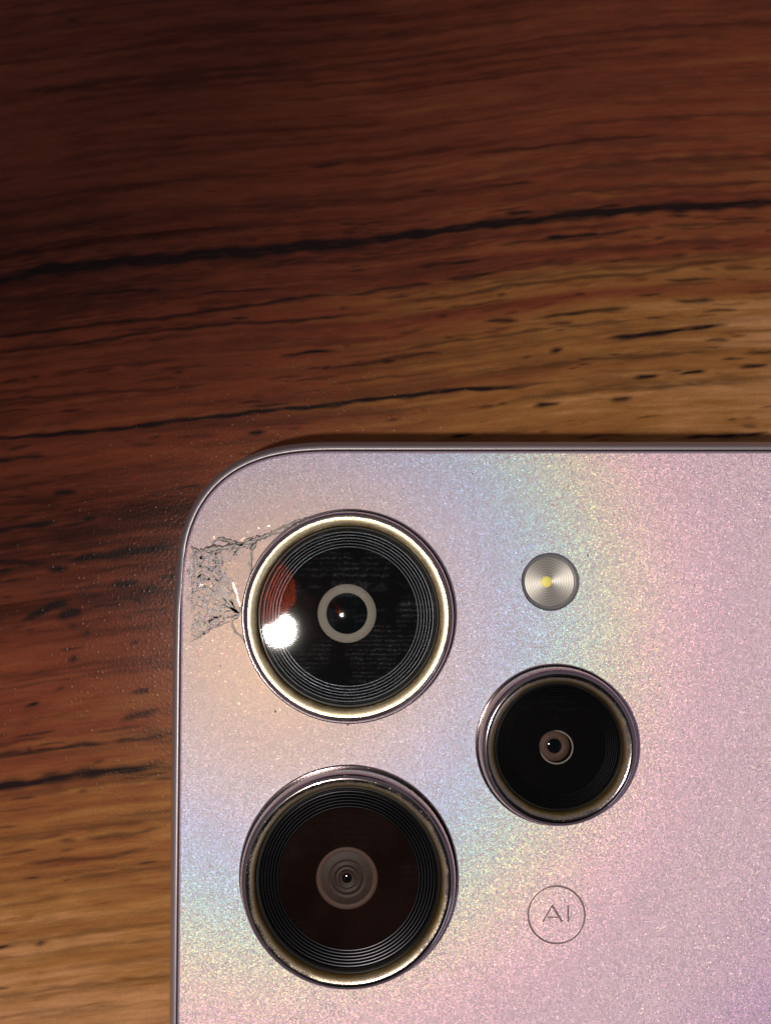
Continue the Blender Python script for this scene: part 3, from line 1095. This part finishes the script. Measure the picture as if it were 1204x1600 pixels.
# ---- specks of dust and small nicks on the panel
for x, y, r in ((918, 868, 1.8), (939, 909, 1.4), (944, 872, 1.2), (738, 740, 1.1), (430, 1112, 1.8), (543, 1132, 2.2),
                (1030, 1072, 1.4), (1085, 915, 1.2), (980, 1108, 2.0), (344, 1041, 1.3), (812, 905, 1.4), (815, 878, 1.6)):
    c0 = P(x, y)
    part('speck', lathe([(r / 276, .0002), (r / 330, .0025), (0, .003)], 7), M['dust'], loc=c0)

# ------------------------------------------------------------------ the finger beside the flash lamp
def finger():
    base = FL + Vector((-0.19, 0.445, -0.52))
    tip_r = 0.40
    dirv = Vector((-0.80, 0.60, 0.05)).normalized()
    seg, vs, fs = 32, [], []
    side = dirv.cross(Vector((0, 0, 1))).normalized()
    up = side.cross(dirv).normalized()
    rings = []
    prof = [(-.40, .0), (-.385, .13), (-.34, .22), (-.24, .315), (-.1, .375), (.1, .40), (.5, .42), (1.0, .45), (1.5, .48), (1.9, .475), (2.4, .50), (3.2, .55), (3.8, .57), (4.6, .58)]
    for u, r in prof:
        ctr = base + dirv * u
        rings.append(len(vs))
        for i in range(seg):
            th = 2 * math.pi * i / seg
            v = ctr + side * (r * 1.06 * math.cos(th)) + up * (r * 0.86 * math.sin(th))
            vs.append(tuple(v - base))
    for a, b in zip(rings, rings[1:]):
        for i in range(seg):
            j = (i + 1) % seg
            fs.append((a + i, b + i, b + j, a + j))
    fs.append(tuple(range(rings[-1], rings[-1] + seg)))
    me = bpy.data.meshes.new('finger')
    me.from_pydata(vs, [], fs)
    me.update()
    o = link('finger', me, M['skin'], None, base)
    o['label'] = 'fingertip glowing red beside the lamp, mirrored in the upper left camera glass'
    o['category'] = 'finger'
    return o


finger()


# ------------------------------------------------------------------ the phone that takes the photograph, mirrored black in the glasses
def photographing_phone():
    w, h, t, cr_ = 7.5, 16.2, 0.8, 0.7
    cx_, cy_ = 1.15, -5.6
    pts = []
    for sx, sy, a0 in ((1, 1, 0), (-1, 1, 90), (-1, -1, 180), (1, -1, 270)):
        for i in range(9):
            a = math.radians(a0 + i * 90 / 8)
            pts.append((sx * (w / 2 - cr_) + cr_ * math.cos(a), sy * (h / 2 - cr_) + cr_ * math.sin(a)))
    n = len(pts)
    vs, fs = [], []
    for sc_, z in ((0.985, 0), (1, .08), (1, t - .08), (0.985, t)):
        vs += [(x * sc_, y * sc_, z) for x, y in pts]
    for j in range(3):
        for i in range(n):
            fs.append((j * n + i, j * n + (i + 1) % n, (j + 1) * n + (i + 1) % n, (j + 1) * n + i))
    fs.append(tuple(range(n))[::-1])
    fs.append(tuple(range(3 * n, 4 * n)))
    me = bpy.data.meshes.new('photographing_phone')
    me.from_pydata(vs, [], fs)
    me.update()
    o = link('photographing_phone', me, pbr('matt_black_phone_back', (0.012, 0.008, 0.007), 0.6, spec=0.2, noise=(2, 0.3)), None, (cx_, cy_, CAM_H + 0.06), smooth=False)
    o['label'] = 'matt black phone held overhead, showing only as darkness in the camera glasses'
    o['category'] = 'phone'


photographing_phone()
